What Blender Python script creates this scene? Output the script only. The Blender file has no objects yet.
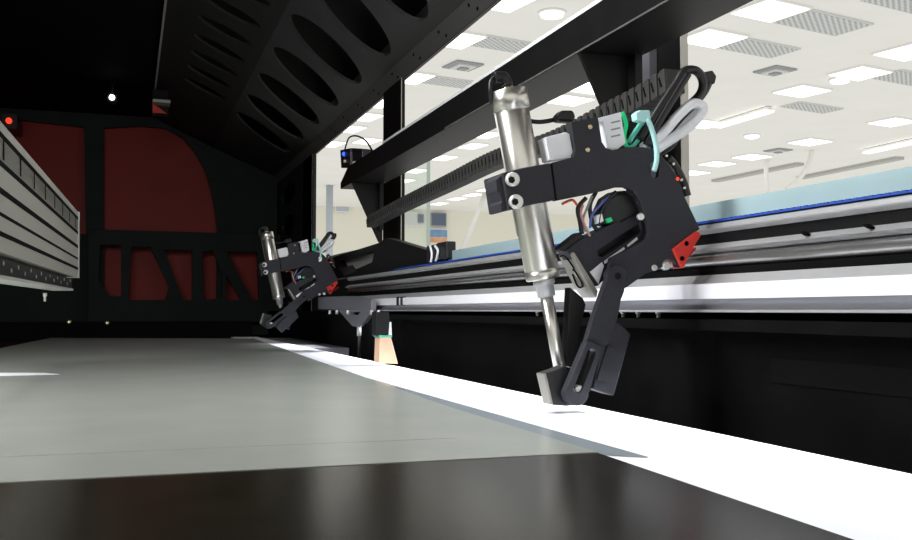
import bpy, bmesh, math, random
from mathutils import Vector, Matrix
from mathutils.geometry import delaunay_2d_cdt
random.seed(4)
SC = bpy.context.scene
COL = SC.collection

# ------------------------------------------------------------------ camera
FPX, VPU, VPV, CAMH = 950.0, 129.0, 310.0, 0.095
PITCH = math.atan((VPV - 270.0) / FPX)
YAW = math.atan((456.0 - VPU) / FPX * math.cos(PITCH))
FW = Vector((math.sin(YAW)*math.cos(PITCH), math.cos(YAW)*math.cos(PITCH), math.sin(PITCH)))
RT = Vector((math.cos(YAW), -math.sin(YAW), 0))
UP = RT.cross(FW)
CAMLOC = Vector((0, 0, CAMH))
cam_data = bpy.data.cameras.new('camera')
cam_data.sensor_fit = 'HORIZONTAL'
cam_data.sensor_width = 36.0
cam_data.lens = FPX / 912.0 * 36.0
cam_data.clip_start = 0.01
cam = bpy.data.objects.new('camera', cam_data)
COL.objects.link(cam)
cam.matrix_world = Matrix(((RT.x, UP.x, -FW.x, 0), (RT.y, UP.y, -FW.y, 0), (RT.z, UP.z, -FW.z, CAMH), (0, 0, 0, 1)))
SC.camera = cam

def P(u, v, ax, val):
    """point of the place seen at pixel (u, v), on the plane x, y or z = val"""
    d = FW + RT*((u-456.0)/FPX) + UP*((270.0-v)/FPX)
    i = 'xyz'.index(ax)
    return CAMLOC + d*((val-CAMLOC[i])/d[i])

# ------------------------------------------------------------------ world, lamps, exposure
w = bpy.data.worlds.new('hall_ambient')  # even ambient light from all sides, added to brighten the hall ceiling
SC.world = w
w.use_nodes = True
w.node_tree.nodes['Background'].inputs[0].default_value = (1.0, 0.985, 0.94, 1)
w.node_tree.nodes['Background'].inputs[1].default_value = 0.92

def area(name, loc, target, sx, sy, power, color=(1, 1, 1), spread=None):
    l = bpy.data.lights.new(name, 'AREA')
    l.shape = 'RECTANGLE'; l.size = sx; l.size_y = sy; l.energy = power; l.color = color
    if spread: l.spread = math.radians(spread)
    o = bpy.data.objects.new(name, l); COL.objects.link(o)
    o.location = loc
    d = (Vector(target) - Vector(loc)).normalized()
    o.rotation_euler = d.to_track_quat('-Z', 'Y').to_euler()
    return o
area('hood_light', (-0.08, 0.95, 0.92), (0.22, 1.05, 0.0), 0.10, 2.3, 50.0, (0.98, 0.985, 1.0))
area('strip_fill_light', (0.541, 1.20, 0.080), (0.438, 1.20, 0.0), 3.0, 0.008, 4.6, (0.91, 0.95, 1.0), 62)  # lamp added under the rail to brighten the white strip
SC.view_settings.view_transform = 'Standard'
SC.view_settings.look = 'None'
SC.view_settings.exposure = 0.0
SC.view_settings.gamma = 1.0
SC.view_settings.use_curve_mapping = False

# ------------------------------------------------------------------ materials
def mat(name, col, rough=0.5, metal=0.0, emit=None, estr=1.0, spec=0.5, noise=0.0, nscale=40.0, bump=0.0, bscale=300.0, trans=0.0, stretch=None):
    m = bpy.data.materials.new(name); m.use_nodes = True
    nt = m.node_tree; b = nt.nodes['Principled BSDF']
    b.inputs['Base Color'].default_value = (*col, 1)
    b.inputs['Roughness'].default_value = rough
    b.inputs['Metallic'].default_value = metal
    b.inputs['Specular IOR Level'].default_value = spec
    if trans: b.inputs['Transmission Weight'].default_value = trans
    if emit:
        b.inputs['Emission Color'].default_value = (*emit, 1)
        b.inputs['Emission Strength'].default_value = estr
    if noise or bump:
        tc = nt.nodes.new('ShaderNodeTexCoord')
        mp = nt.nodes.new('ShaderNodeMapping')
        if stretch: mp.inputs['Scale'].default_value = stretch
        nt.links.new(tc.outputs['Object'], mp.inputs['Vector'])
    if noise:
        n = nt.nodes.new('ShaderNodeTexNoise'); n.inputs['Scale'].default_value = nscale; n.inputs['Detail'].default_value = 4
        nt.links.new(mp.outputs['Vector'], n.inputs['Vector'])
        r = nt.nodes.new('ShaderNodeValToRGB')
        r.color_ramp.elements[0].position = 0.3; r.color_ramp.elements[1].position = 0.7
        r.color_ramp.elements[0].color = (*[c*(1-noise) for c in col], 1)
        r.color_ramp.elements[1].color = (*[min(1, c*(1+noise)) for c in col], 1)
        nt.links.new(n.outputs['Fac'], r.inputs['Fac']); nt.links.new(r.outputs['Color'], b.inputs['Base Color'])
    if bump:
        n = nt.nodes.new('ShaderNodeTexNoise'); n.inputs['Scale'].default_value = bscale
        nt.links.new(mp.outputs['Vector'], n.inputs['Vector'])
        bp = nt.nodes.new('ShaderNodeBump'); bp.inputs['Strength'].default_value = bump; bp.inputs['Distance'].default_value = 0.001
        nt.links.new(n.outputs['Fac'], bp.inputs['Height']); nt.links.new(bp.outputs['Normal'], b.inputs['Normal'])
    return m
M = dict(
    black_plate=mat('anodised_black_plate', (0.028, 0.028, 0.035), 0.62, 0, spec=0.35, noise=0.12, nscale=300),
    black_metal=mat('black_painted_metal', (0.007, 0.007, 0.007), 0.5, 0, spec=0.18, noise=0.15, nscale=30),
    chain_grey=mat('chain_grey', (0.040, 0.039, 0.037), 0.5, 0, spec=0.3),
    black_plastic=mat('black_plastic', (0.014, 0.014, 0.015), 0.38, 0, spec=0.4),
    dark_wall=mat('charcoal_panel', (0.022, 0.027, 0.026), 0.7, 0, spec=0.2, noise=0.15, nscale=8),
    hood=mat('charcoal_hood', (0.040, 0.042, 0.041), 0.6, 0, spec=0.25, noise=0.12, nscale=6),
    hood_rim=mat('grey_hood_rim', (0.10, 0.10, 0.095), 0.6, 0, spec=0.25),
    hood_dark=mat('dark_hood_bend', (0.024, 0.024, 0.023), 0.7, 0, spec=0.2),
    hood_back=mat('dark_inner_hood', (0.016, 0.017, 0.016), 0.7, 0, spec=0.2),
    black_void=mat('matt_black_panel', (0.004, 0.004, 0.004), 0.8, 0, spec=0.05, noise=0.2, nscale=10),
    side_black=mat('black_side_board', (0.004, 0.004, 0.004), 0.8, 0, spec=0.04, noise=0.3, nscale=14),
    red_wall=mat('red_panel', (0.29, 0.013, 0.004), 0.6, 0, noise=0.12, nscale=4),
    bed_black=mat('black_bed_plate', (0.013, 0.0105, 0.006), 0.22, 0, spec=0.45, noise=0.25, nscale=25, bump=0.05, bscale=60),
    sheet=mat('grey_green_sheet', (0.315, 0.335, 0.300), 0.26, 0, spec=0.5, noise=0.04, nscale=12, bump=0.03, bscale=20),
    film=mat('grey_film', (0.26, 0.30, 0.32), 0.2, 0, spec=0.5),
    white_strip=mat('white_strip', (0.86, 0.87, 0.92), 0.45, 0, spec=0.4, noise=0.02, nscale=10, stretch=(8, 0.3, 1)),
    steel=mat('brushed_steel', (0.68, 0.655, 0.60), 0.30, 0.95),
    alu=mat('aluminium', (0.48, 0.48, 0.48), 0.38, 0.45, noise=0.04, nscale=60),
    rail_white=mat('silver_rail', (0.90, 0.90, 0.93), 0.35, 0.0, noise=0.03, nscale=40, stretch=(1, 0.05, 1)),
    rail_grey=mat('grey_rail_channel', (0.30, 0.30, 0.33), 0.4, 0.5),
    alu_dull=mat('dull_extrusion', (0.44, 0.43, 0.385), 0.5, 0.3, noise=0.05, nscale=20, stretch=(1, 0.1, 1)),
    chrome=mat('dark_polished_shaft', (0.25, 0.245, 0.24), 0.20, 0.7, noise=0.1, nscale=10),
    screw=mat('steel_screw', (0.78, 0.77, 0.74), 0.3, 0.5),
    brass=mat('brass', (0.62, 0.52, 0.30), 0.35, 1.0),
    white_plastic=mat('white_plastic', (0.93, 0.94, 0.97), 0.4),
    white_paint=mat('white_paint', (0.80, 0.80, 0.78), 0.5),
    tie=mat('cyan_cable_tie', (0.50, 0.86, 0.84), 0.35),
    red=mat('red_plastic', (0.70, 0.035, 0.025), 0.45),
    grip=mat('warm_grey_cast_metal', (0.36, 0.34, 0.30), 0.45, 0.5),
    blue=mat('blue_belt', (0.02, 0.07, 0.36), 0.5),
    teal=mat('pale_teal_panel', (0.36, 0.49, 0.50), 0.4, noise=0.04, nscale=10),
    wood=mat('peach_block', (0.80, 0.50, 0.33), 0.6, noise=0.06, nscale=60),
    green_led=mat('green_light', (0.0, 0.5, 0.15), 0.4, emit=(0.0, 0.6, 0.25), estr=0.25),
    red_led=mat('red_light', (0.6, 0.02, 0.01), 0.4, emit=(1.0, 0.05, 0.02), estr=1.5),
    blue_led=mat('blue_light', (0.02, 0.05, 0.6), 0.4, emit=(0.05, 0.15, 1.0), estr=1.2),
    white_led=mat('white_lamp', (0.9, 0.9, 0.9), 0.4, emit=(1, 1, 1), estr=4.0),
    wire_pink=mat('pink_wire', (0.62, 0.30, 0.30), 0.5), wire_yellow=mat('yellow_wire', (0.65, 0.42, 0.05), 0.5),
    wire_blue=mat('blue_wire', (0.10, 0.14, 0.45), 0.5), wire_green=mat('green_wire', (0.10, 0.60, 0.15), 0.5),
    wire_grey=mat('grey_wire', (0.35, 0.35, 0.33), 0.5), wire_black=mat('black_cable', (0.012, 0.012, 0.013), 0.4),
    wire_teal=mat('teal_wire', (0.10, 0.55, 0.42), 0.45), wire_orange=mat('orange_wire', (0.70, 0.12, 0.02), 0.5),
    office_ceiling=mat('office_ceiling_tile', (0.82, 0.82, 0.79), 0.9, spec=0.0, noise=0.02, nscale=1.5),
    office_wall=mat('cream_office_wall', (0.80, 0.78, 0.69), 0.9, spec=0.0),
    panel_light=mat('ceiling_panel_light', (1, 1, 1), 0.5, emit=(1.0, 0.99, 0.93), estr=1.6),
    down_light=mat('round_downlight', (1, 1, 1), 0.5, emit=(0.85, 1.0, 0.97), estr=1.5),
    vent_frame=mat('vent_grey', (0.62, 0.63, 0.62), 0.8), vent_dark=mat('vent_hole', (0.30, 0.32, 0.33), 0.8),
    tray_grey=mat('tray_grey', (0.45, 0.45, 0.43), 0.8),
    poster_blue=mat('poster_blue', (0.16, 0.30, 0.50), 0.6, noise=0.3, nscale=3), poster_orange=mat('poster_orange', (0.70, 0.38, 0.22), 0.6, noise=0.3, nscale=3),
    dark_pane=mat('dark_blue_pane', (0.10, 0.13, 0.20), 0.3), glass_edge=mat('green_glass_edge', (0.42, 0.50, 0.47), 0.2),
    pipe_blue=mat('blue_grey_pipe', (0.45, 0.50, 0.56), 0.5),
)
_v = mat('perforated_vent', (0.62, 0.63, 0.62), 0.8)
_nt = _v.node_tree; _tc = _nt.nodes.new('ShaderNodeTexCoord'); _ck = _nt.nodes.new('ShaderNodeTexChecker')
_ck.inputs['Scale'].default_value = 26; _ck.inputs['Color1'].default_value = (0.34, 0.37, 0.38, 1); _ck.inputs['Color2'].default_value = (0.66, 0.67, 0.66, 1)
_nt.links.new(_tc.outputs['Object'], _ck.inputs['Vector']); _nt.links.new(_ck.outputs['Color'], _nt.nodes['Principled BSDF'].inputs['Base Color'])
M['vent'] = _v
_g = bpy.data.materials.new('clear_glass'); _g.use_nodes = True
_nt = _g.node_tree; _b = _nt.nodes['Principled BSDF']; _o = _nt.nodes['Material Output']
_t = _nt.nodes.new('ShaderNodeBsdfTransparent'); _t.inputs[0].default_value = (0.93, 0.97, 0.95, 1)
_gl = _nt.nodes.new('ShaderNodeBsdfGlossy'); _gl.inputs['Roughness'].default_value = 0.05
_mx = _nt.nodes.new('ShaderNodeMixShader'); _mx.inputs[0].default_value = 0.05
_nt.links.new(_t.outputs[0], _mx.inputs[1]); _nt.links.new(_gl.outputs[0], _mx.inputs[2]); _nt.links.new(_mx.outputs[0], _o.inputs[0]); _nt.nodes.remove(_b)
M['glass'] = _g

# ------------------------------------------------------------------ mesh helpers
class MB:
    def __init__(self): self.bm = bmesh.new()
    def box(self, lo, hi, mtx=None):
        x0, y0, z0 = lo; x1, y1, z1 = hi
        vs = [self.bm.verts.new(p) for p in ((x0,y0,z0),(x1,y0,z0),(x1,y1,z0),(x0,y1,z0),(x0,y0,z1),(x1,y0,z1),(x1,y1,z1),(x0,y1,z1))]
        for f in ((0,3,2,1),(4,5,6,7),(0,1,5,4),(1,2,6,5),(2,3,7,6),(3,0,4,7)): self.bm.faces.new([vs[i] for i in f])
        if mtx is not None:
            for v in vs: v.co = mtx @ v.co
        return self
    def obox(self, c, ax, ay, az, sx, sy, sz):
        """box centred at c with the three given axes and full sizes"""
        m = Matrix.Identity(4)
        for i, a in enumerate((ax, ay, az)):
            a = Vector(a).normalized()
            for r in range(3): m[r][i] = a[r]
        for r in range(3): m[r][3] = c[r]
        return self.box((-sx/2, -sy/2, -sz/2), (sx/2, sy/2, sz/2), m)
    def plate(self, outer, holes, thick):
        """flat plate: outer and holes are lists of 3D points in one plane, thick the extrusion vector"""
        loops = [[Vector(p) for p in outer]] + [[Vector(p) for p in hh] for hh in holes]
        t = Vector(thick)
        n = t.normalized(); a = n.orthogonal().normalized(); b = n.cross(a); dn = loops[0][0].dot(n)
        l2 = [[Vector((p.dot(a), p.dot(b))) for p in lp] for lp in loops]
        vs, es, k = [], [], 0
        for lp in l2:
            vs += lp; es += [(k+q, k+(q+1) % len(lp)) for q in range(len(lp))]; k += len(lp)
        def inside(p, lp):
            c = False; q = lp[-1]
            for w_ in lp:
                if (w_.y > p.y) != (q.y > p.y) and p.x < (q.x-w_.x)*(p.y-w_.y)/(q.y-w_.y)+w_.x: c = not c
                q = w_
            return c
        ov, oe, of = delaunay_2d_cdt(vs, es, [], 0, 1e-7)[:3]
        A = [self.bm.verts.new(a*p.x + b*p.y + n*dn) for p in ov]; B = [self.bm.verts.new(v.co + t) for v in A]
        cnt = {}
        for tr in of:
            c = sum((ov[q] for q in tr), Vector((0, 0)))/len(tr)
            if not inside(c, l2[0]) or any(inside(c, hh) for hh in l2[1:]): continue
            self.bm.faces.new([A[q] for q in tr]); self.bm.faces.new([B[q] for q in reversed(tr)])
            for q in range(len(tr)):
                e = (tr[q], tr[(q+1) % len(tr)]); cnt[frozenset(e)] = cnt.get(frozenset(e), []) + [e]
        for e in cnt.values():
            if len(e) == 1: self.bm.faces.new([A[e[0][1]], A[e[0][0]], B[e[0][0]], B[e[0][1]]])
        for v in A + B:
            if not v.link_faces: self.bm.verts.remove(v)
        return self
    def lathe(self, p0, p1, prof, seg=32):
        """prof: (distance along axis, radius) pairs"""
        p0 = Vector(p0); d = (Vector(p1) - p0).normalized(); a = d.orthogonal().normalized(); b = d.cross(a)
        rings = []
        for s, r in prof:
            rings.append([self.bm.verts.new(p0 + d*s + (a*math.cos(2*math.pi*i/seg) + b*math.sin(2*math.pi*i/seg))*max(r, 1e-5)) for i in range(seg)])
        for q in range(len(rings)-1):
            for i in range(seg):
                j = (i+1) % seg
                f = self.bm.faces.new([rings[q][i], rings[q][j], rings[q+1][j], rings[q+1][i]]); f.smooth = True
        self.bm.faces.new(rings[0][::-1]); self.bm.faces.new(rings[-1])
        return self
    def cyl(self, p0, p1, r, seg=24, r2=None):
        L = (Vector(p1)-Vector(p0)).length
        c = min(r*0.12, L*0.2)
        return self.lathe(p0, p1, [(0, r-c), (c, r), (L-c, r2 or r), (L, (r2 or r)-c)], seg)
    def tube(self, pts, r, seg=10, smooth=True):
        pts = [Vector(p) for p in pts]
        if smooth and len(pts) > 2:
            q = []
            for i in range(len(pts)-1):
                a, b, c, d = pts[max(i-1, 0)], pts[i], pts[i+1], pts[min(i+2, len(pts)-1)]
                for k in range(6):
                    t = k/6
                    q.append(0.5*((2*b) + (c-a)*t + (2*a-5*b+4*c-d)*t*t + (3*b-a-3*c+d)*t**3))
            q.append(pts[-1]); pts = q
        rings = []; prev = None
        for i, p in enumerate(pts):
            d = (pts[min(i+1, len(pts)-1)] - pts[max(i-1, 0)]).normalized()
            a = d.orthogonal().normalized() if prev is None else (prev - d*prev.dot(d)).normalized()
            prev = a; b = d.cross(a)
            rings.append([self.bm.verts.new(p + (a*math.cos(2*math.pi*k/seg) + b*math.sin(2*math.pi*k/seg))*r) for k in range(seg)])
        for q in range(len(rings)-1):
            for i in range(seg):
                j = (i+1) % seg
                f = self.bm.faces.new([rings[q][i], rings[q][j], rings[q+1][j], rings[q+1][i]]); f.smooth = True
        self.bm.faces.new(rings[0][::-1]); self.bm.faces.new(rings[-1])
        return self
    def build(self, name, m, parent=None, bevel=0.0, origin=None):
        bmesh.ops.recalc_face_normals(self.bm, faces=self.bm.faces[:])
        me = bpy.data.meshes.new(name)
        off = Vector(origin) if origin is not None else None
        if off is not None:
            for v in self.bm.verts: v.co -= off
        self.bm.to_mesh(me); self.bm.free()
        me.materials.append(M[m])
        o = bpy.data.objects.new(name, me); COL.objects.link(o)
        if off is not None: o.location = off
        if parent is not None: o.parent = parent
        if bevel:
            bv = o.modifiers.new('bevel', 'BEVEL'); bv.width = bevel; bv.segments = 2; bv.limit_method = 'ANGLE'; bv.angle_limit = math.radians(40)
        return o

def tag(o, label=None, cat=None, group=None, kind=None):
    if label: o['label'] = label
    if cat: o['category'] = cat
    if group: o['group'] = group
    if kind: o['kind'] = kind
    return o
def thing(name, label, cat, loc=(0, 0, 0), group=None):
    o = bpy.data.objects.new(name, None); COL.objects.link(o); o.location = loc; o.empty_display_size = 0.02
    return tag(o, label, cat, group)
def ellipse(c, ea, eb, n=28):
    c = Vector(c); ea = Vector(ea); eb = Vector(eb)
    return [c + ea*math.cos(2*math.pi*i/n) + eb*math.sin(2*math.pi*i/n) for i in range(n)]
def struct(o): o['kind'] = 'structure'; return o

# ================================================================== SETTING: the machine's casing
XW = 0.66                                     # window side of the casing
YF, YB = -0.25, 4.545                          # front opening and back panel
Z1, Z2, Z3, Z4 = 0.690, 0.731, 0.848, 0.975   # bends of the hood
# bed
struct(MB().box((-1.30, YF, -0.06), (0.43, 3.44, -0.004)).build('floor', 'bed_black'))
# low dark board between bed and rail
struct(MB().box((0.549, YF, -0.06), (0.560, 4.0, 0.092)).build('trim_1', 'side_black'))
struct(MB().box((0.43, YF, -0.06), (0.549, 4.0, -0.05)).build('floor', 'black_void'))
t = thing('added_light_bar', 'added slim black hooded light bar fixed on the black side board under the silver rail', 'light bar', (0.545, 1.2, 0.080))  # added housing for the lamp that brightens the white strip
MB().box((-.004, -1.5, .004), (.004, 1.5, .006)).build('housing', 'side_black', t)  # housing of the added light bar
MB().box((.001, -1.5, -.006), (.004, 1.5, .004)).build('back_strip', 'side_black', t)  # back of the added light bar
MB().box((-.022, -1.5, -.0045), (-.021, 1.5, .006)).box((-.021, -1.5, .0045), (-.004, 1.5, .006)).build('added_lamp_shield', 'side_black', t)  # lip added to keep the lamp out of the camera's view
o = MB().box((0.5478, 0.38, 0.030), (0.5488, 0.72, 0.052)).build('cover_strip', 'black_void'); tag(o, 'flat matt black strip fixed on the black side board at the right edge', 'strip')
struct(MB().box((-1.30, 3.44, -0.06), (0.66, YB, -0.02)).build('floor', 'black_void'))
# back panel, red, seen through the cut-outs of the frame in front of it
struct(MB().box((-1.32, YB, -0.06), (0.74, YB+0.03, 1.0)).build('wall_back', 'red_wall'))
struct(MB().box((-1.33, YF, -0.06), (-1.30, YB, 1.0)).build('wall_left', 'black_void'))
# window side: far solid panel with faint round holes, sill, jambs
far0 = 3.60
bm_ = MB()
outer = [(XW, far0, -0.06), (XW, YB, -0.06), (XW, YB, 0.78), (XW, far0, 0.78)]
holes = [ellipse((XW, P(288, vv, 'x', XW).y, P(288, vv, 'x', XW).z), (0, 0.19, 0), (0, 0, 0.045)) for vv in (194, 225)]
bm_.plate(outer, holes, (0.012, 0, 0))
bm_.box((XW, YF, -0.06), (XW+0.02, far0, 0.20))
struct(bm_.build('wall_right', 'dark_wall'))
struct(MB().box((XW+0.03, far0+.3, -0.06), (XW+0.05, YB, 0.78)).build('wall_right', 'black_void'))
win = bpy.data.objects.new('window_1', None); COL.objects.link(win); win.location = (XW, 1.6, 0.10); struct(win)
def wpart(mb, name, m): 
    o = mb.build(name, m); o.parent = win; o.matrix_parent_inverse = Matrix.Translation(-Vector(win.location)); return o
for ua, ub, tw in ((303, 312, .004), (383, 401, .001), (626, 682, .009)):
    ya, yb = P(ua, 200, 'x', XW).y, P(ub, 200, 'x', XW).y
    wpart(MB().box((XW, yb, 0.08), (XW+0.010, ya, 0.78)), 'window_post', 'black_metal')
    wpart(MB().box((XW-0.001, yb-0.003, 0.08), (XW+tw, yb-.0005, 0.70)), 'edge_trim', 'alu_dull')
ya, yb = P(636, 200, 'x', XW-0.01).y, P(652, 200, 'x', XW-0.01).y
wpart(MB().box((XW-0.012, yb, 0.08), (XW-0.001, ya, 0.72)), 'post_cover', 'rail_grey')
# hood: a chain of bent panels
def facet(name, a, b, y0, y1, holes, m, t=0.008):
    (xa, za), (xb, zb) = a, b
    e = Vector((xb-xa, 0, zb-za)); n = Vector((-(zb-za), 0, (xb-xa))).normalized()
    if n.z < 0: n = -n
    A = Vector((xa, 0, za))
    hs = []
    for (cy, cf, ry, rf, sk) in holes:
        hs.append(ellipse(A + e*cf + Vector((0, cy, 0)), Vector((0, ry, 0)), e*rf + Vector((0, sk, 0)), 26))
    return MB().plate([A+Vector((0,y0,0)), A+Vector((0,y1,0)), A+e+Vector((0,y1,0)), A+e+Vector((0,y0,0))], hs, n*t).build(name, m)
struct(facet('ceiling', (XW+0.003, Z1), (XW-0.015, Z2), YF, YB, [], 'hood_rim'))
big = [(0.62+0.315*i, 0.52, 0.105, 0.42, -0.12) for i in range(11)]
struct(facet('ceiling', (XW-0.015, Z2), (0.36, Z3), YF, YB, big, 'hood'))
slots = [(0.50+0.19*i, 0.40, 0.045, 0.28, 0.0) for i in range(17)]
struct(facet('ceiling', (0.36, Z3), (0.09, Z4), YF, YB, slots, 'hood_dark'))
struct(MB().box((-1.33, YF, Z4), (0.095, YB, Z4+0.01)).build('ceiling', 'black_void'))
struct(facet('ceiling', (XW+0.10, Z2+0.05), (0.40, Z3+0.09), YF, YB, [], 'hood_back'))
struct(facet('ceiling', (0.44, Z3+0.06), (0.0, Z4+0.07), YF, YB, [], 'hood_back'))
struct(MB().box((XW+0.002, YF, Z1), (XW+0.010, YB, Z2+0.10)).build('trim_2', 'hood'))
struct(MB().box((0.083, 0.6, Z4-0.012), (0.089, 3.9, Z4)).build('trim_3', 'alu_dull'))
# rivets along the lower hood rail
for i in range(12):
    y = 1.15 + 0.2*i
    for dz in (0.013, 0.029):
        zz = Z1+dz; xx = XW+0.003-0.018*(dz/0.041)
        tag(MB().lathe((xx-0.0005, y+dz*2, zz), (xx-0.004, y+dz*2, zz), [(0, .004), (.0015, .0035), (.0022, .001)], 10).build('rivet', 'black_void'),
            'small dark rivet in the lower rim of the charcoal hood above the window', 'rivet', 'rivets along the hood rim')

# frame with cut-outs in front of the red back panel
YK = 4.50
def K(u, v, y=YK): return P(u, v, 'y', y)
oz = [Vector((-1.29, YK, -0.02)), Vector((0.655, YK, -0.02)), Vector((0.655, YK, 0.72)), Vector((0.36, YK, 0.845)), Vector((0.09, YK, 0.97)), Vector((-1.29, YK, 0.97))]
hl = [K(-190, 95), K(20, 120), K(84, 127), K(86, 234), K(-190, 234)]
arch = [(104, 128), (140, 126), (165, 128), (182, 137), (195, 152), (205, 170), (211, 190), (215, 210), (217, 229), (216, 328), (104, 328)]
ha = [K(*q) for q in arch]
fr = MB().plate(oz, [hl, ha, [K(*q) for q in ((222, 244), (263, 247), (263, 306), (222, 306))], ellipse(K(262, 150), (0.035, 0, 0), (0, 0, 0.035), 20)], (0, 0.02, 0)).build('back_frame', 'dark_wall')
tag(fr, 'charcoal metal frame with a tall arched cut-out before the red back panel', 'frame')
YT = 4.42
def T(u, v): return P(u, v, 'y', YT)
ho = [[(100,245),(121,245),(121,296),(109,296),(98.6,280)], [(132,247),(150,247),(169,287),(165,300),(128,300)], [(164,250),(192,250),(192,300),(183,300)],
      [(202,252),(213,250),(222,275),(222,298),(204,300)], [(227,252),(257,252),(259,300),(252,300)], [(226,275),(241,300),(226,300)]]
tr = MB().plate([T(88, 229), T(262, 234), T(300, 236), T(300, 322), T(88, 322)], [[T(*q) for q in hh] for hh in ho], (0, 0.025, 0)).build('lattice_girder', 'dark_wall', bevel=0.002)
tag(tr, 'dark low cross girder with triangular cut-outs across the back of the bed', 'girder')
tag(MB().box((-1.0, 3.46, -0.02), (0.42, 3.53, 0.055)).build('end_beam', 'black_void'), 'black low beam under the lattice girder behind the grey sheet', 'beam')
for u, v, lb in ((69, 322, 'small brass screw on the black end beam, the left one of two'), (107, 323, 'small brass screw on the black end beam, the right one of two')):
    c = P(u, v, 'y', 3.459); tag(MB().lathe(c, c-Vector((0, .006, 0)), [(0, .008), (.003, .008), (.006, .004)], 12).build('screw', 'brass'), lb, 'screw')
# little lamps on the dark roof
c = P(112, 98, 'y', 3.85)
t = thing('spot_lamp', 'small glowing white lamp on the black back frame above the red panel', 'lamp', c)
MB().lathe((0, .03, 0), (0, -.01, 0), [(0, .02), (.03, .02), (.04, .018)], 14).build('housing', 'black_plastic', t).name
MB().cyl((0, .02, .01), (0, .02, .06), .006, 10).build('stem', 'black_plastic', t)
MB().lathe((0, -.01, 0), (0, -.02, 0), [(0, .011), (.007, .010), (.01, .004)], 14).build('bulb', 'white_led', t)
c = P(161, 101, 'y', 3.80)
t = thing('roof_bracket', 'small pale metal bracket with a red flap at the end of the roof seam', 'bracket', c)
MB().box((-.03, 0, -.005), (.035, .08, .006)).build('tab', 'alu_dull', t)
MB().box((-.03, .07, -.045), (.03, .08, .06)).build('hook', 'black_metal', t)
MB().plate([(-.03, .01, -.008), (.022, .01, -.045), (-.03, .01, -.045)], [], (0, .01, 0)).build('flap', 'red', t)
c = P(9, 121, 'y', 4.30)
t = thing('indicator_lamp', 'small red glowing lamp at the top left behind the aluminium beam', 'lamp', c)
MB().box((-.03, 0, -.03), (.03, .2, .03)).build('housing', 'black_plastic', t)
MB().lathe((0, 0, 0), (0, -.02, 0), [(0, .012), (.012, .012), (.02, .006)], 14).build('lens', 'red_led', t)

# ================================================================== sheets on the bed
def flat(name, pts, z0, z1, m): 
    return MB().plate([(x, y, z0) for x, y in pts], [], (0, 0, z1-z0)).build(name, m)
def zp(u, v, z): q = P(u, v, 'z', z); return (q.x, q.y)
o = flat('white_board', [(0.262, 0.0), (0.430, 0.0), (0.430, 3.42), (0.340, 3.42)], -0.0038, 0.0, 'white_strip')
tag(o, 'long bright white strip along the right edge of the bed', 'strip')
zt = 0.0024
c0, c1, c2 = zp(3, 483, zt), zp(597, 452.5, zt), zp(855, 540, zt)
e2 = (c2[0]+(c2[0]-c1[0])*.9, c2[1]+(c2[1]-c1[1])*.9)
o = flat('black_mat', [(-1.25, -0.2), (e2[0]-.02, -0.2), e2, c2, (c1[0], c1[1]-.001), (c0[0], c0[1]-.001), (-1.25, c0[1]+.02)], 0.0003, zt, 'bed_black')
tag(o, 'dark brown-black smooth mat at the near end of the bed', 'mat')
k1, k2 = zp(648, 457, .0007), zp(456, 403, .0007)
k3 = (k1[0]+(k2[0]-k1[0])*6.5, k1[1]+(k2[1]-k1[1])*6.5)
o = flat('clear_film', [(0.27, c1[1]+.02), k1, k3, (0.27, k3[1])], 0.0003, 0.0009, 'film')
tag(o, 'bluish grey film peeping out beside the right edge of the grey sheet', 'film')
zs = 0.0028
d1, d2 = zp(598, 452, zs), zp(456, 409, zs)
d3 = zp(254, 338.5, zs)
t = thing('grey_sheet', 'large smooth grey-green sheet lying flat on the machine bed', 'sheet', (0.0, 2.0, 0.0008))
MB().plate([Vector((x, y-2.0, 0)) for x, y in ((-0.245, 3.42), d3, d2, d1, (c0[0], c0[1]), (-0.60, c0[1]+.01), (-0.30, 2.4))], [], (0, 0, .002)).build('panel', 'sheet', t)
a, b = P(3, 457, 'z', zs), P(456, 438, 'z', zs)
MB().plate([(a.x, a.y-2.0, .00202), (b.x, b.y-2.0, .00202), (b.x, b.y-2.0+.0008, .00202), (a.x, a.y-2.0+.0008, .00202)], [], (0, 0, .0001)).build('crease', 'rail_grey', t)

a, b, c, d = P(3, 376, 'z', .0031), P(60, 374.3, 'z', .0031), P(44, 373, 'z', .0031), P(3, 372, 'z', .0031)  # thin white plate stands in for a bright streak of light
tag(MB().plate([(q.x-.04*(k in (0, 3)), q.y, .00295) for k, q in enumerate((a, b, c, d))], [], (0, 0, .0003)).build('light_streak', 'white_strip'), 'narrow white plate standing for a streak of light on the grey sheet at the left picture edge', 'streak')
struct(MB().box((0.434, 2.45, -0.05), (0.546, 3.43, -0.004)).build('lit_floor_plate', 'rail_grey'))  # grey plate stands in for the lit floor beside the strip
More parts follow.
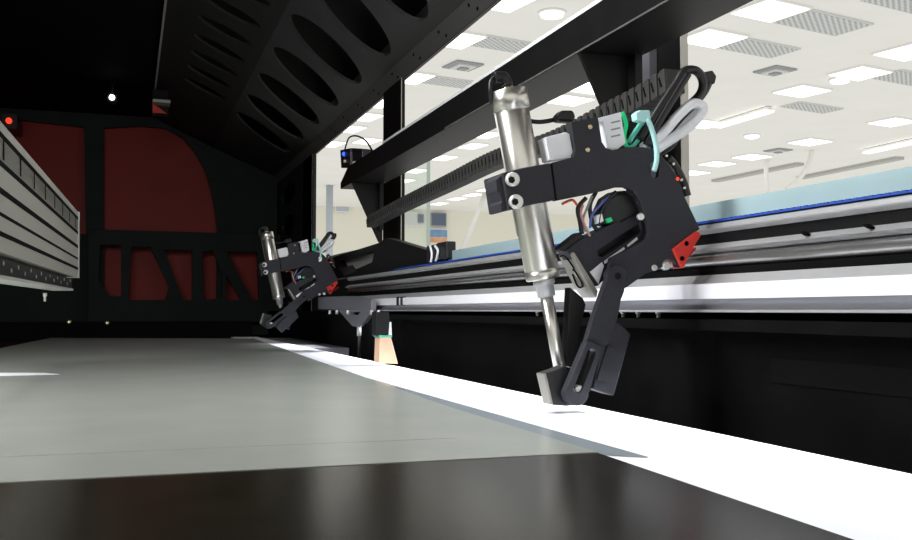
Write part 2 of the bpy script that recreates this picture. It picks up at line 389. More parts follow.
# ================================================================== RAIL STACK on the right
XR = 0.53
RY0, RY1 = -0.2, 2.45
def zr(v): return P(912, v, 'x', XR).z
def prof(pts, y0, y1, name, m, parent=None, bevel=0.0):
    return MB().plate([(x, y0, z) for x, z in pts], [], (0, y1-y0, 0)).build(name, m, parent, bevel)
t = thing('linear_rail', 'long silver aluminium rail running along the right side above the black board', 'rail', (0, 0, 0))
prof([(XR-.004, zr(295)), (XR-.004, zr(275)), (XR+.002, zr(274)), (XR+.03, zr(274)), (XR+.03, zr(295))], RY0, RY1, 'bright_face', 'rail_white', t)
prof([(XR+.002, zr(274)), (XR+.010, zr(262)), (XR+.03, zr(262)), (XR+.03, zr(274))], RY0, RY1, 'upper_chamfer', 'alu', t)
prof([(XR+.006, zr(309)), (XR+.000, zr(295)), (XR+.03, zr(295)), (XR+.03, zr(309))], RY0, RY1, 'lower_channel', 'rail_grey', t)
prof([(XR-.004, zr(313)), (XR-.004, zr(309.5)), (XR+.03, zr(309.5)), (XR+.03, zr(313))], RY0, RY1, 'bottom_lip', 'alu', t)
yy = P(397, 298, 'x', XR-.005).y
o = MB().box((XR-.007, yy-.012, zr(297)), (XR+.005, yy-.002, zr(272))).box((XR-.007, yy-.040, zr(297)), (XR+.005, yy-.032, zr(272))).build('joint_band', 'black_plastic', t)
for i, u in enumerate((535, 589, 620, 635, 655)):
    y = P(u, 313, 'x', XR).y
    b = MB().lathe((XR+.004, y, zr(313)), (XR+.004, y, zr(313)-.006), [(0, .0032), (.002, .0032), (.0025, .0022), (.006, .0022)], 12).build('rail_bolt', 'screw')
    tag(b, 'small steel bolt under the silver rail, ' + ['left of the piston rod', 'between piston rod and swing link', 'leftmost of three right of the link', 'middle of three right of the link', 'rightmost of three right of the link'][i], 'bolt', 'bolts under the silver rail')
t = thing('guide_assembly', 'dark guide bed with a polished shaft and ledge above the silver rail', 'guide rail', (0, 0, 0))
MB().box((XR+.032, RY0, zr(330)), (XR+.05, RY1, zr(190))).build('backing', 'black_metal', t)
MB().box((XR+.012, RY0, zr(261.5)), (XR+.032, RY1, zr(252))).build('black_slot', 'black_void', t)
zc = (zr(231)+zr(251))/2
MB().cyl((XR+.018, RY0, zc), (XR+.018, RY1, zc), (zr(231)-zr(251))/2, 32).build('polished_shaft', 'chrome', t)
lg = prof([(XR+.012, zr(231)), (XR+.004, zr(227)), (XR+.014, zr(219)), (XR+.032, zr(219)), (XR+.032, zr(231))], RY0, RY1, 'ledge', 'alu', t)
for u in (805.5, 869):
    v = 310-.113*(u-129)
    c = P(u, v, 'x', XR+.006)
    MB().obox(c, (0, 1, .5), (1, 0, 0), (0, -.5, 1), .006, .006, .0020).build('slot_mark', 'black_void', lg)
MB().box((XR+.018, RY0, zr(219)), (XR+.032, RY1, zr(204))).build('black_band', 'black_metal', t)  # solid black band between ledge and upper beam
o = prof([(XR+.016, zr(204)), (XR+.010, zr(199)), (XR+.012, zr(192)), (XR+.022, zr(189)), (XR+.05, zr(189)), (XR+.05, zr(204))], RY0, RY1, 'upper_beam', 'alu', t, .001)
t = thing('toothed_belt', 'blue toothed belt running along the top of the guide rail', 'belt', (0, 0, 0))
mb = MB().box((XR+.014, RY0, zr(189)), (XR+.026, 2.0, zr(187.2)))
for i in range(250):
    y = -0.1 + i*0.0084
    if y < 1.99: mb.box((XR+.014, y, zr(187.2)), (XR+.026, y+.0045, zr(185.6)))
mb.build('belt_band', 'blue', t)
o = prof([(XR+.030, zr(189)), (XR+.030, zr(158)), (XR+.046, zr(158)), (XR+.046, zr(189))], RY0, 1.685, 'side_panel', 'teal')
tag(o, 'pale teal long panel standing behind the blue belt at the window sill', 'panel')

# rail end: grey plate, wedge bracket and bolt, peach block
def X(u, v, x=XR-.026): return P(u, v, 'x', x)
t = thing('rail_end_bracket', 'grey pointed end bracket with a hanging bolt under the far end of the silver rail', 'bracket', X(355, 310))
L0 = t.location
MB().plate([X(*q)-L0 for q in ((318, 297), (352, 296), (371, 300), (371, 311), (318, 309))], [], (.012, 0, 0)).build('end_plate', 'rail_grey', t, .001)
MB().plate([X(*q)-L0 for q in ((338, 310), (372, 311), (364, 322), (358, 327), (352, 326), (345, 318))], [[X(*q)-L0 for q in ((350, 312), (360, 312), (358, 315), (352, 315))]], (.010, 0, 0)).build('wedge', 'rail_grey', t, .001)
c = X(357, 325)-L0
MB().cyl(c+Vector((.005, 0, .004)), c+Vector((.005, 0, -.026)), .005, 14).build('bolt', 'screw', t)
MB().cyl(c+Vector((.005, 0, -.025)), c+Vector((.005, 0, -.085)), .004, 14).build('rod', 'black_plastic', t)
for u in (331, 338, 349, 373, 380): 
    c = X(u, 311)-L0; MB().cyl(c+Vector((-.003, 0, .002)), c+Vector((-.003, 0, -.008)), .004, 10).build('screw', 'screw', t)
t = thing('peach_block', 'peach coloured wedge block with a black holder at the right edge of the white strip', 'block', P(388, 364, 'z', 0.0025))
yb_ = t.location.y
def B(u, v): return P(u, v, 'y', yb_) - t.location
MB().plate([B(379, 363), B(398, 364), B(391, 337), B(380, 337)], [], (0, .035, 0)).build('wedge', 'wood', t, .001)
MB().plate([B(379, 337.5), B(392, 337.5), B(392, 334.5), B(379, 334.5)], [], (0, .037, 0)).build('top_pad', 'wire_teal', t)
MB().plate([B(376, 336), B(391, 336), B(389, 312), B(376, 312)], [], (0, .03, 0)).build('holder', 'black_plastic', t, .001)
MB().plate([B(388.5, 335), B(391.5, 335), B(391, 322), B(389.5, 322)], [], (0, -.002, 0)).build('edge_strip', 'white_plastic', t)

# ================================================================== upper black beam and its hangers
XBM = 0.53
BY0, BY1 = 0.2, 2.46
ztop, zbot = 0.465, 0.422
t = thing('overhead_beam', 'long black angle beam running diagonally across the window', 'beam', (0, 0, 0))
MB().plate([(XBM, BY0, ztop), (XBM, BY1-.06, ztop), (XBM, BY1+.03, zbot+.012), (XBM, BY1+.03, zbot), (XBM, BY0, zbot)], [], (.006, 0, 0)).build('web', 'black_metal', t)
MB().box((XBM, BY0, zbot-.004), (XBM+.082, BY1+.03, zbot)).build('flange', 'black_metal', t)
MB().box((XBM-.0012, BY0, zbot-.0035), (XBM+.0005, 1.6, zbot-.0014)).build('bright_edge', 'hood_rim', t)
o = MB().box((XBM+.001, BY0, ztop), (XBM+.006, 2.05, ztop+.006)).build('acrylic_strip', 'white_paint')
tag(o, 'thin pale strip along the upper edge of the black overhead beam', 'strip')
def hanger(yh, label):
    t = thing('hanger_plate', label, 'bracket', (XBM, yh, zbot-.004), 'hanger plates of the overhead beam')
    MB().plate([(-.001, 0, 0), (.080, 0, 0), (.080, 0, -.150), (.070, 0, -.150)], [], (0, .006, 0)).build('plate', 'black_metal', t, .0006)
    MB().box((.068, -.018, -.120), (.078, 0, 0)).build('rib', 'black_metal', t)
    return t
y1h = P(580, 47, 'x', XBM).y
hn = hanger(y1h, 'black tapered hanger plate under the beam, right behind the near cylinder')
y2h = P(352, 184, 'x', XBM).y
hf = hanger(y2h, 'black tapered hanger plate at the far end of the overhead beam')
def pin(t, u, v, ln):
    c = P(u, v, 'y', t.location.y-.004) - t.location
    MB().cyl(c, c-Vector((0, 0, ln)), .0035, 12).cyl(c+Vector((0, 0, .004)), c-Vector((0, 0, .004)), .0055, 12).build('standoff', 'screw', t)
pin(hf, 354.5, 163, .042); pin(hn, 629, 50, .006); pin(hn, 590, 44, .003)
# saddle on the rail under the far hanger
def S(u, v, x=.555): return P(u, v, 'x', x)
t = thing('saddle', 'black carriage saddle with a recess standing on the guide at the far hanger', 'carriage', S(385, 268))
L0 = t.location
hole = [S(*q)-L0 for q in ((338, 261), (374, 251), (372, 262), (352, 271), (343, 271))]
MB().plate([S(*q)-L0 for q in ((318, 262), (378, 243), (386, 238), (394, 240), (446, 256), (446, 264), (380, 272), (330, 280), (318, 276))], [hole], (.02, 0, 0)).build('body', 'black_metal', t, .001)
MB().plate([S(*q, .578)-L0 for q in ((325, 257), (386, 243), (386, 274), (325, 278))], [], (.003, 0, 0)).build('recess_back', 'tray_grey', t)
MB().plate([S(*q, .55)-L0 for q in ((338, 268), (352, 265), (356, 271), (344, 275))], [], (.003, 0, 0)).build('rib', 'black_plastic', t, .001)
t2 = thing('cable_connector', 'black cable connector with two white ties at the end of the saddle', 'connector', S(438, 262, .55))
L0 = t2.location
for (ua, va, ub, vb) in ((426, 246, 436, 262), (436, 243, 446, 259)):
    MB().plate([S(ua, va, .548)-L0, S(ub, va-2, .548)-L0, S(ub, vb, .548)-L0, S(ua, vb, .548)-L0], [], (.02, 0, 0)).build('plug', 'black_plastic', t2, .003)
for pts in (((430, 246), (432, 254), (431, 262)), ((435, 246), (438, 251), (436, 261))):
    MB().tube([S(*q, .544)-L0 for q in pts], .0024, 8).build('cable_tie', 'white_plastic', t2)

# sensor box on top of the beam's far end
c = P(351, 172, 'x', XBM+.01)
t = thing('sensor_unit', 'small black sensor with blue light and looped cable on the far beam end', 'sensor', c)
def Q(u, v, d=0): return P(u, v, 'x', XBM+.01+d) - c
MB().plate([Q(340, 150), Q(350, 148), Q(350, 168), Q(341, 168)], [], (.03, 0, 0)).build('front_block', 'black_plastic', t, .002)
MB().plate([Q(352, 148), Q(362, 149), Q(362, 171), Q(352, 173)], [], (.03, 0, 0)).build('rear_block', 'black_plastic', t, .002)
MB().plate([Q(350, 152), Q(352, 152), Q(352, 170), Q(350, 170)], [], (.02, 0, 0)).build('spacer', 'alu', t)
MB().lathe(Q(344, 154, -.0015), Q(344, 154, -.004), [(0, .006), (.0015, .005), (.0025, .002)], 12).build('blue_light', 'blue_led', t)
MB().lathe(Q(345, 161, -.0015), Q(345, 161, -.004), [(0, .006), (.0015, .005), (.0025, .002)], 12).build('lens', 'brass', t)
MB().tube([Q(345, 149, .01), Q(349, 138, .01), Q(357, 136, .01), Q(366, 141, .01), Q(373, 152, .01)], .0022, 8).build('cable', 'wire_black', t)

# ================================================================== drag chain
t = thing('cable_chain', 'black slotted cable chain running from the far hanger to the near tool head', 'cable chain', (0, 0, 0))
ctrl = [P(372, 222, 'x', .552), P(402, 206, 'x', .550), P(450, 183, 'x', .548), P(500, 159, 'x', .546), P(556, 142, 'x', .545), P(610, 116, 'x', .545), P(650, 96, 'x', .545), P(680, 78, 'x', .545)]
path = []
for i in range(len(ctrl)-1):
    a, b, c_, d = ctrl[max(i-1, 0)], ctrl[i], ctrl[i+1], ctrl[min(i+2, len(ctrl)-1)]
    for k in range(20):
        s = k/20
        path.append(0.5*((2*b) + (c_-a)*s + (2*a-5*b+4*c_-d)*s*s + (3*b-a-3*c_+d)*s**3))
path.append(ctrl[-1])
acc = 0.0; nxt = 0.0; links = []
for a, b in zip(path[:-1], path[1:]):
    sl = (b-a).length
    while nxt <= acc+sl:
        links.append((a.lerp(b, (nxt-acc)/sl), (b-a).normalized())); nxt += .0165
    acc += sl
for c, d in links[:-1]:
    up = Vector((1, 0, 0)).cross(d); up = up if up.z > 0 else -up
    mb = MB()
    mb.obox(c, d, (1, 0, 0), up, .0162, .022, .0255)
    mb.obox(c + Vector((-.0115, 0, 0)) + d*.003, d, (1, 0, 0), up, .0095, .003, .0262)
    ln = mb.build('link', 'chain_grey', t, .0008)
    o = MB().obox(c + Vector((-.0132, 0, 0)) - d*.0005, (d+up*.35).normalized(), (1, 0, 0), (up-d*.35).normalized(), .0022, .0012, .012).build('slot', 'black_void', ln)

# ================================================================== LEFT aluminium beam
far_n = P(75, 250, 'y', 1.6)
axf = (far_n - CAMLOC).dot(FW)
def atd(u, v, depth):
    d = FW + RT*((u-456.0)/FPX) + UP*((270.0-v)/FPX)
    return CAMLOC + d*depth
axn = axf*.514
def beampt(fr, far=True):
    # fr: 0 = top, 1 = bottom edge of the visible face
    a = atd(78, 212 + fr*66, axf); b = atd(3, 118 + fr*141, axn)
    return a, b
A0, B0 = beampt(0); A1, B1 = beampt(1)
dirv = ((B0-A0)+(B1-A1)); dirv.normalize()
upv = (A0-A1).normalized(); upv = (upv - dirv*upv.dot(dirv)).normalized()
outv = dirv.cross(upv); outv = outv if outv.x > 0 else -outv     # faces the bed
Hh = (A0-A1).length; LEN = 1.35
t = thing('aluminium_beam', 'grooved silver aluminium beam with black slots at the left of the machine', 'beam', A1)
def G(s, fz, o): return dirv*s + upv*(Hh*fz) + outv*o
prof_pts = []
grooves = [(.14, .04), (.29, .03), (.47, .05), (.68, .045), (.90, .045)]
lst = [(0.0, 0.0)]
for g, wd in grooves:
    lst += [(g-wd/2, 0.0), (g-wd/2, -.010), (g+wd/2, -.010), (g+wd/2, 0.0)]
lst += [(1.0, 0.0), (1.0, -.05), (0.0, -.05)]
MB().plate([G(0, fz, o_) for fz, o_ in lst], [], dirv*LEN).build('extrusion', 'alu_dull', t)
MB().plate([G(-.004, -.0, .002), G(-.004, 1.0, .002), G(-.004, 1.0, -.052), G(-.004, 0, -.052)], [], dirv*.008).build('end_cap', 'alu', t)
for g, wd in grooves:
    MB().plate([G(0.002, g-wd/2, .0002), G(0.002, g+wd/2, .0002), G(0.002, g+wd/2, -.010), G(0.002, g-wd/2, -.010)], [], dirv*(LEN-.01)).build('groove_liner', 'black_void', t)
for i in range(11):
    s = .06+.10*i
    MB().plate([G(s, .72, .0004), G(s+.004, .72, .0004), G(s+.004, .88, .0004), G(s, .88, .0004)], [], outv*.0004).build('joint_line', 'black_void', t)
b2 = thing('under_strip', 'black perforated strip below the silver beam at the left', 'strip', A1)
MB().plate([G(.06, -.03, -.004), G(.06, -.17, -.004), G(.06, -.17, -.03), G(.06, -.03, -.03)], [], dirv*(LEN-.06)).build('bar', 'black_metal', b2)
MB().plate([G(.06, -.172, -.002), G(.06, -.20, -.002), G(.06, -.20, -.03), G(.06, -.172, -.03)], [], dirv*(LEN-.06)).build('lower_lip', 'tray_grey', b2)
for i in range(18):
    c = G(.10+.045*i, -.07-.045*(i % 2), -.004)
    MB().lathe(c, c+outv*.001, [(0, .0022), (.0006, .0022), (.001, .001)], 8).build('dot', 'alu_dull', b2)
c = P(45, 293, 'y', 1.35)
tag(MB().lathe(c, c-Vector((0, 0, .011)), [(0, .0025), (.004, .0025), (.005, .0015), (.011, .0015)], 10).build('hanging_screw', 'screw'), 'tiny pale screw hanging below the silver beam at the left', 'screw')

# ================================================================== TOOL HEADS
YM = 0.80
HX, HZ = P(575, 405, 'y', YM).x, P(575, 405, 'y', YM).z
def make_head(loc, label, swing, rod_len, tidy):
    root = thing('tool_head', label, 'tool head', loc, 'tool heads on the rail')
    def m(u, v, y=0.0):
        p = P(u, v, 'y', YM+y) ; return Vector((p.x-HX, y, p.z-HZ))
    def mm(pts, y=0.0): return [m(u, v, y) for u, v in pts]
    def disc(mb, u, v, y, r, ln, seg=20):
        c = m(u, v, y); return mb.lathe(c, c+Vector((0, -ln, 0)), [(0, r), (ln*.75, r), (ln, r*.85)], seg)
    def arc(cu, cv, r, a0, a1, n):
        return [(cu + r*math.cos(math.radians(a0+(a1-a0)*i/n)), cv + r*math.sin(math.radians(a0+(a1-a0)*i/n))) for i in range(n+1)]
    TH = (0, .006, 0)
    # ---- main C shaped plate
    outer = [(551, 163), (573, 157), (575, 150), (571, 122), (585, 119), (598, 117), (602, 142), (606, 148), (613, 150), (627, 147), (643, 147), (655, 150), (664, 158), (672, 170), (683, 193), (700, 229),
             (686, 239), (674, 249), (682, 268)] + arc(669, 266, 7, 10, -190, 8) + [(655, 271), (645, 274), (626, 288)] + arc(617.5, 276, 10.5, 60, 215, 8) + \
            [(611, 258), (640, 243), (646, 239), (648.5, 232), (648, 226), (640, 202), (633, 191), (625, 187), (617, 187), (603, 191), (585, 195), (555, 201)]
    slot = [(651, 168)] + arc(655, 166, 5, 200, 380, 6) + [(659, 172)] + arc(655, 174, 4, 20, 160, 5)
    plate = MB().plate(mm(outer), [mm(slot)], TH).build('mounting_plate', 'black_plate', root, .0006)
    for u, v in ((590, 127), (587.5, 150)): 
        disc(MB(), u, v, 0, .0022, .0012, 12).build('screw', 'brass', plate)
    disc(MB(), 617.5, 276, 0, .0098, .003, 28).build('pivot_boss', 'black_plate', plate)
    disc(MB(), 617, 275.5, -.003, .0028, .0006, 14).build('pivot_screw', 'black_void', plate)
    for u, v, r in ((664, 266, .0042), (652, 268, .003)): disc(MB(), u, v, .004, r, .006, 14).build('screw', 'screw', plate)
    disc(MB(), 639.5, 217, .001, .0035, .004, 14).build('screw', 'screw', plate)
    # ---- clamp around the cylinder
    cl = MB().plate(mm([(502, 173), (522, 168), (550, 163), (555, 200), (537, 203.5), (508, 210)]), [], (0, .05, 0))
    cl = cl.build('clamp', 'black_plate', root, .0012); cl.location.y = -.0015
    jaw = MB().plate(mm([(497, 179), (503, 173.5), (509, 209.5), (503, 212), (501, 203), (502.5, 201), (499.5, 192), (498, 191)]), [], (0, .028, 0)).build('jaw', 'black_plate', cl, .001); jaw.location.y = .004
    MB().plate(mm([(550.2, 163.5), (551.6, 163.2), (556.4, 200.4), (555, 200.7)], -.0004), [], (0, .001, 0)).build('seam', 'black_void', cl)
    for u, v in ((511, 180), (514.5, 202)):
        b = disc(MB(), u, v, -.0015, .0066, .005, 24).build('bolt', 'screw', cl)
        disc(MB(), u, v, -.0066, .0034, .0005, 6).build('hex_socket', 'black_metal', b)
    # ---- cylinder behind the clamp face
    yc = .0245
    top, bot = m(508, 90, yc), m(543.3, 279, yc)
    ax = (bot-top).normalized(); r = .0163; L = (bot-top).length
    body = MB().lathe(top, bot, [(0, r*.97), (.001, r+.0014), (.0185, r+.0014), (.0192, r-.0004), (.021, r-.0004), (.0215, r), (L-.010, r), (L-.0095, r-.0005), (L-.008, r-.0005), (L-.0075, r+.0002), (L-.001, r+.0002), (L, r-.001)], 48).build('cylinder', 'steel', root)
    n0 = bot
    MB().lathe(n0, n0+ax, [(0, .0098), (.0015, .0102), (.005, .0102), (.0055, .0090), (.0165, .0086), (.017, .0078)], 32).build('nose', 'alu', body)
    rod = MB().lathe(n0+ax*.014, n0+ax, [(0, .0064), (rod_len-.004, .0060), (rod_len-.003, .0046), (rod_len, .0042)], 24).build('piston_rod', 'steel', body)
    MB().lathe(top, top-ax, [(-.001, .0055), (.003, .0055), (.0035, .004), (.006, .004)], 16).build('port_ring', 'brass', body)
    ft = MB().tube([top-ax*.004, top-ax*.008, top-ax*.012+Vector((-.003, 0, 0)), top-ax*.011+Vector((-.012, 0, 0))], .0056, 12)
    ft = ft.build('elbow_fitting', 'black_plastic', body)
    e = top-ax*.011+Vector((-.012, 0, 0))
    MB().tube([e, e+Vector((-.004, -.002, -.005)), e+Vector((-.005, -.003, -.014)), e+Vector((-.001, .004, -.024))], .0020, 10).build('air_hose', 'wire_black', body)
    MB().tube([top+ax*.022+Vector((-r*.95, .004, 0)), top+ax*.14+Vector((-r*.95, .004, 0))], .0016, 8).build('sensor_strip', 'wire_grey', body)
    # ---- white connectors
    for nm, pts, fc in (('white_connector', [(549, 136), (566, 132), (570, 134), (573, 153), (570, 158), (552, 161)], [(545.5, 137), (550, 136), (553, 161), (550, 160)]),
                        ('white_connector', [(602, 118), (621, 113), (626, 143), (618, 149), (608, 148)], [(598, 118), (621, 112), (622, 116), (599, 121)])):
        c = MB().plate(mm(pts, .004), [], (0, .018, 0)).build(nm, 'white_plastic', root, .001)
        MB().plate(mm(fc, .003), [], (0, .018, 0)).build('flange', 'white_plastic', c, .0006)
    for q in range(3): MB().plate(mm([(611, 122+q*7), (620, 120+q*7), (620.5, 121.5+q*7), (611.5, 123.5+q*7)], .0036), [], (0, .001, 0)).build('connector_mark', 'wire_grey', root)
    # ---- inner bracket with sensor and gripper
    br_o = [(566, 250), (581, 239), (636, 212), (642, 216), (647, 226), (647, 236), (598, 286), (590, 285)]
    br_s = [(598, 251), (634, 227), (639, 224), (641, 229), (640, 233), (603, 257), (599, 256)]
    br = MB().plate(mm(br_o, .012), [mm(br_s, .012)], (0, .02, 0)).build('inner_bracket', 'black_plate', root, .001)
    MB().plate(mm([(596, 250), (636, 222), (643, 228), (642, 236), (602, 262), (596, 258)], .033), [], (0, .003, 0)).build('slot_back', 'black_plastic', br)
    MB().plate(mm([(590, 272), (602, 262), (604, 266), (598.5, 284)], .0115), [], (0, .003, 0)).build('white_sticker', 'white_plastic', br)
    MB().plate(mm([(604, 261), (624, 247), (625, 249), (605, 264)], .0115), [], (0, .003, 0)).build('sticker_strip', 'white_plastic', br)
    MB().plate(mm([(627, 245), (637, 237), (638, 239.5), (628, 247)], .0115), [], (0, .003, 0)).build('sticker_strip', 'white_plastic', br)
    MB().plate(mm([(557, 250), (580, 232), (586, 238), (566, 252)], .015), [], (0, .016, 0)).build('bracket_cover', 'black_plastic', br, .001)
    gp = MB().plate(mm([(571.5, 253.5), (574, 251.5), (598, 291), (596.5, 298), (588, 287)], .008), [], (0, .030, 0)).build('grip_end', 'grip', root, .001)
    def gl(f_, d):
        q = m(571.5+16.5*f_-.6, 253.5+33.5*f_, .008); q.y = .008+.030*d; return q
    MB().tube([gl(*q) for q in ((.05, .85), (.05, .5), (.42, .3), (.48, .42), (.55, .3), (.95, .3), (.97, .65), (.6, .6))], .0007, 6).build('groove_line', 'black_void', gp)
    MB().plate(mm([(570, 287), (583, 298), (586, 305), (578, 342), (572, 368), (566, 366)], .02), [], (0, .012, 0)).build('rear_link', 'black_plastic', root, .001)
    # ---- motor and wires in the C opening
    MB().plate(mm([(604, 224), (602, 208), (607, 197), (616, 191), (627, 190), (635, 195), (641, 208), (642, 216), (622, 226)], .012), [], (0, .022, 0)).build('motor', 'black_plastic', root, .004)
    wires = [([(583, 205), (581, 214), (585, 226), (590, 236)], 'pink_wire', 'wire_pink'), ([(592, 196), (588, 206), (583, 220), (586, 232)], 'white_wire', 'wire_grey'),
             ([(604, 200), (601, 206), (604, 216), (606, 222)], 'yellow_wire', 'wire_yellow'), ([(610, 196), (600, 205), (592, 215), (590, 228)], 'blue_wire', 'wire_blue'),
             ([(577, 205), (572, 200), (562, 204)], 'orange_wire', 'wire_orange'), ([(596, 192), (590, 205), (592, 222), (597, 230)], 'black_wire', 'wire_black'),
             ([(616, 192), (608, 200), (600, 214), (598, 226)], 'black_wire', 'wire_black'), ([(586, 198), (578, 208), (580, 222), (582, 234)], 'black_wire', 'wire_black')]
    for k, (pts, nm, mt) in enumerate(wires):
        MB().tube(mm(pts, .012+.0025*(k % 3)), .0013 if 'black' not in nm else .0022, 8).build(nm, mt, root)
    MB().plate(mm([(596, 216), (602, 213), (604, 221), (597, 224)], .010), [], (0, .008, 0)).build('wire_plug', 'white_plastic', root, .0006)
    MB().plate(mm([(606, 219), (611, 217), (613, 221), (608, 223)], .010), [], (0, .006, 0)).build('green_light', 'green_led', root)
    # ---- red stop
    rs = MB().plate(mm([(673, 249), (690, 236), (697, 231), (700, 233), (701, 236), (692, 250), (684, 268), (682, 268)], -.003), [], (0, .016, 0)).build('red_stop', 'red', root, .0008)
    for u, v in ((686.5, 243.5), (682, 258.5)): disc(MB(), u, v, -.003, .0024, .0008, 12).build('screw', 'black_void', rs)
    MB().plate(mm([(686, 252), (696.5, 247), (696, 250), (690, 256), (683, 264)], .014), [], (0, .012, 0)).build('red_arm', 'red', rs, .0006)
    # ---- control board parts at the plate's rear edge
    MB().tube(mm([(668, 158), (676, 168), (683, 182), (687, 196)], .010), .0045, 8).build('cable_sleeve', 'wire_black', root)
    disc(MB(), 677, 179, .006, .0016, .002, 10).build('red_light', 'red_led', root)
    for u, v in ((666, 156), (673, 164), (681, 180), (684, 188)): disc(MB(), u, v, .006, .0013, .002, 10).build('solder_dot', 'screw', root)
    # ---- cables and ties at the top
    def near_or_small(pts): return pts if tidy else [(648+(u-648)*.62, 146+(v-146)*.62) for u, v in pts]
    tie = MB().tube(mm([(654, 171), (656.5, 160), (656, 146), (652, 130), (647, 118)], -.003), .0026, 8).build('cyan_tie', 'tie', root)
    MB().plate(mm([(636, 113), (640, 110), (650, 110), (651, 118), (646, 122), (637, 120)], -.004), [], (0, .01, 0)).build('tie_head', 'tie', tie, .001)
    for k, (pts, rr, nm, mt) in enumerate((
        ([(626, 146), (624, 136), (626, 124), (622, 112)], .0022, 'green_cable', 'green_led'),
        ([(629, 142), (634, 134), (642, 122), (646, 116)], .0026, 'teal_cable', 'wire_teal'),
        ([(626, 147), (633, 146), (640, 138)], .002, 'green_cable', 'wire_teal'),
        ([(640, 146), (652, 128), (668, 100), (680, 74)], .0030, 'grey_cable', 'wire_grey'),
        ([(646, 146), (660, 120), (675, 95), (688, 74)], .0040, 'black_cable', 'wire_black'),
        ([(640, 140), (660, 108), (676, 84), (684, 72), (694, 70), (701, 76), (703, 86), (698, 97), (684, 110), (664, 130), (648, 148)], .0046, 'black_loop', 'wire_black'),
        ([(652, 150), (668, 132), (682, 116), (694, 104), (704, 92), (709, 82)], .0042, 'black_cable', 'wire_black'),
        ([(670, 118), (686, 106), (700, 93), (703, 82), (700, 72)], .0018, 'grey_cable', 'wire_grey'),
        ([(655, 150), (664, 144), (676, 136), (690, 126), (701, 114), (702, 106), (692, 104), (678, 116), (666, 130), (654, 141)], .0052, 'white_loop', 'white_plastic'),
        ([(642, 147), (654, 138), (664, 132)], .004, 'white_plug', 'white_plastic'),
        ([(660, 152), (670, 146), (676, 139)], .0040, 'black_cable', 'wire_black'),
        ([(634, 148), (650, 126), (664, 102), (672, 86)], .0036, 'black_cable', 'wire_black'))):
        MB().tube(mm(near_or_small(pts), .008+.003*(k % 4)), rr, 8).build(nm, mt, root)
    MB().plate(mm(near_or_small([(668, 122), (688, 108), (700, 107), (700, 112), (680, 132), (664, 136)]), .016), [], (0, .002, 0)).build('white_label', 'white_plastic', root)
    MB().plate(mm(near_or_small([(704, 72), (713, 70), (717, 76), (715, 84), (707, 83)]), .010), [], (0, .014, 0)).build('cable_plug', 'black_plastic', root, .0015)
    MB().tube(mm([(524, 120), (540, 122), (558, 119)], .03), .0022, 8).build('thin_cable', 'wire_black', root)
    MB().plate(mm([(557, 115), (562, 110), (573, 110), (576, 117), (574, 122), (558, 121)], .02), [], (0, .012, 0)).build('cable_joint', 'black_plastic', root, .002)
    # ---- swinging lower link, pivoted at (617.5, 276)
    pv = m(617.5, 276, -.001)
    def sw(p): 
        d = p - pv; c, s = math.cos(swing), math.sin(swing)
        return Vector((pv.x + d.x*c + d.z*s, p.y, pv.z - d.x*s + d.z*c))
    def ss(pts, y): return [sw(q) for q in mm(pts, y)]
    lk = MB().plate(ss(arc(617.5, 276, 10.5, 165, 350, 10) + [(624, 292), (621, 300), (617, 321), (608, 345), (596, 353), (586, 343), (592, 322), (604, 288)], -.009), [], (0, .008, 0)).build('swing_link', 'black_plate', root, .0006)
    d_ = sw(m(617.5, 276, -.009)); MB().lathe(d_, d_+Vector((0, -.0012, 0)), [(0, .0032), (.001, .0032), (.0012, .0025)], 16).build('pivot_pin', 'black_metal', lk)
    f_o = [(586, 343), (591, 341), (603, 346), (601, 354)] + arc(577, 394, 12, -8, 190, 10)
    sl_c = [(589, 352)] + arc(592, 353, 4.2, -160, 20, 5) + arc(578, 388, 4.2, 20, 170, 5)
    fk = MB().plate(ss(f_o, -.012), [ss(sl_c[1:], -.012)], (0, .010, 0)).build('slotted_link', 'black_plate', root, .001)
    q0 = sw(m(577, 389, -.004)); MB().lathe(q0, q0+Vector((0, -.006, 0)), [(0, .004), (.005, .004), (.006, .003)], 16).build('slot_pin', 'screw', fk)
    MB().plate(ss([(604, 330), (612, 322), (619, 323), (631, 334), (614, 396), (593, 389), (599, 360)], -.006), [], (0, .022, 0)).build('weight_block', 'black_plate', root, .0012)
    MB().plate(ss([(608, 345), (615, 347), (606, 382), (597, 380)], -.0085), [], (0, .004, 0)).build('block_rib', 'black_plate', root, .0006)
    MB().plate(ss([(596, 352), (601, 350), (590, 392), (585, 392)], -.004), [], (0, .008, 0)).build('slot_back', 'black_plastic', fk)
    ftb = MB().plate(ss([(546, 373.5), (556, 370), (566, 366), (571, 380), (570, 396), (577, 405.5), (566, 406), (553, 405)], .0), [], (0, .018, 0)).build('foot_block', 'black_plastic', root, .001)
    MB().plate(ss([(544, 374.3), (546.3, 373.5), (553.5, 404.7), (551, 404.7)], -.001), [], (0, .018, 0)).build('foot_face', 'grip', ftb, .0006)
    return root
make_head((HX, YM, HZ), 'large near black tool head with steel cylinder, foot on the white strip', 0.0, .078, True)
make_head((HX+.012, YM+1.76, HZ+.002), 'small distant black tool head at the far end of the silver rail', math.radians(29), .012, False)

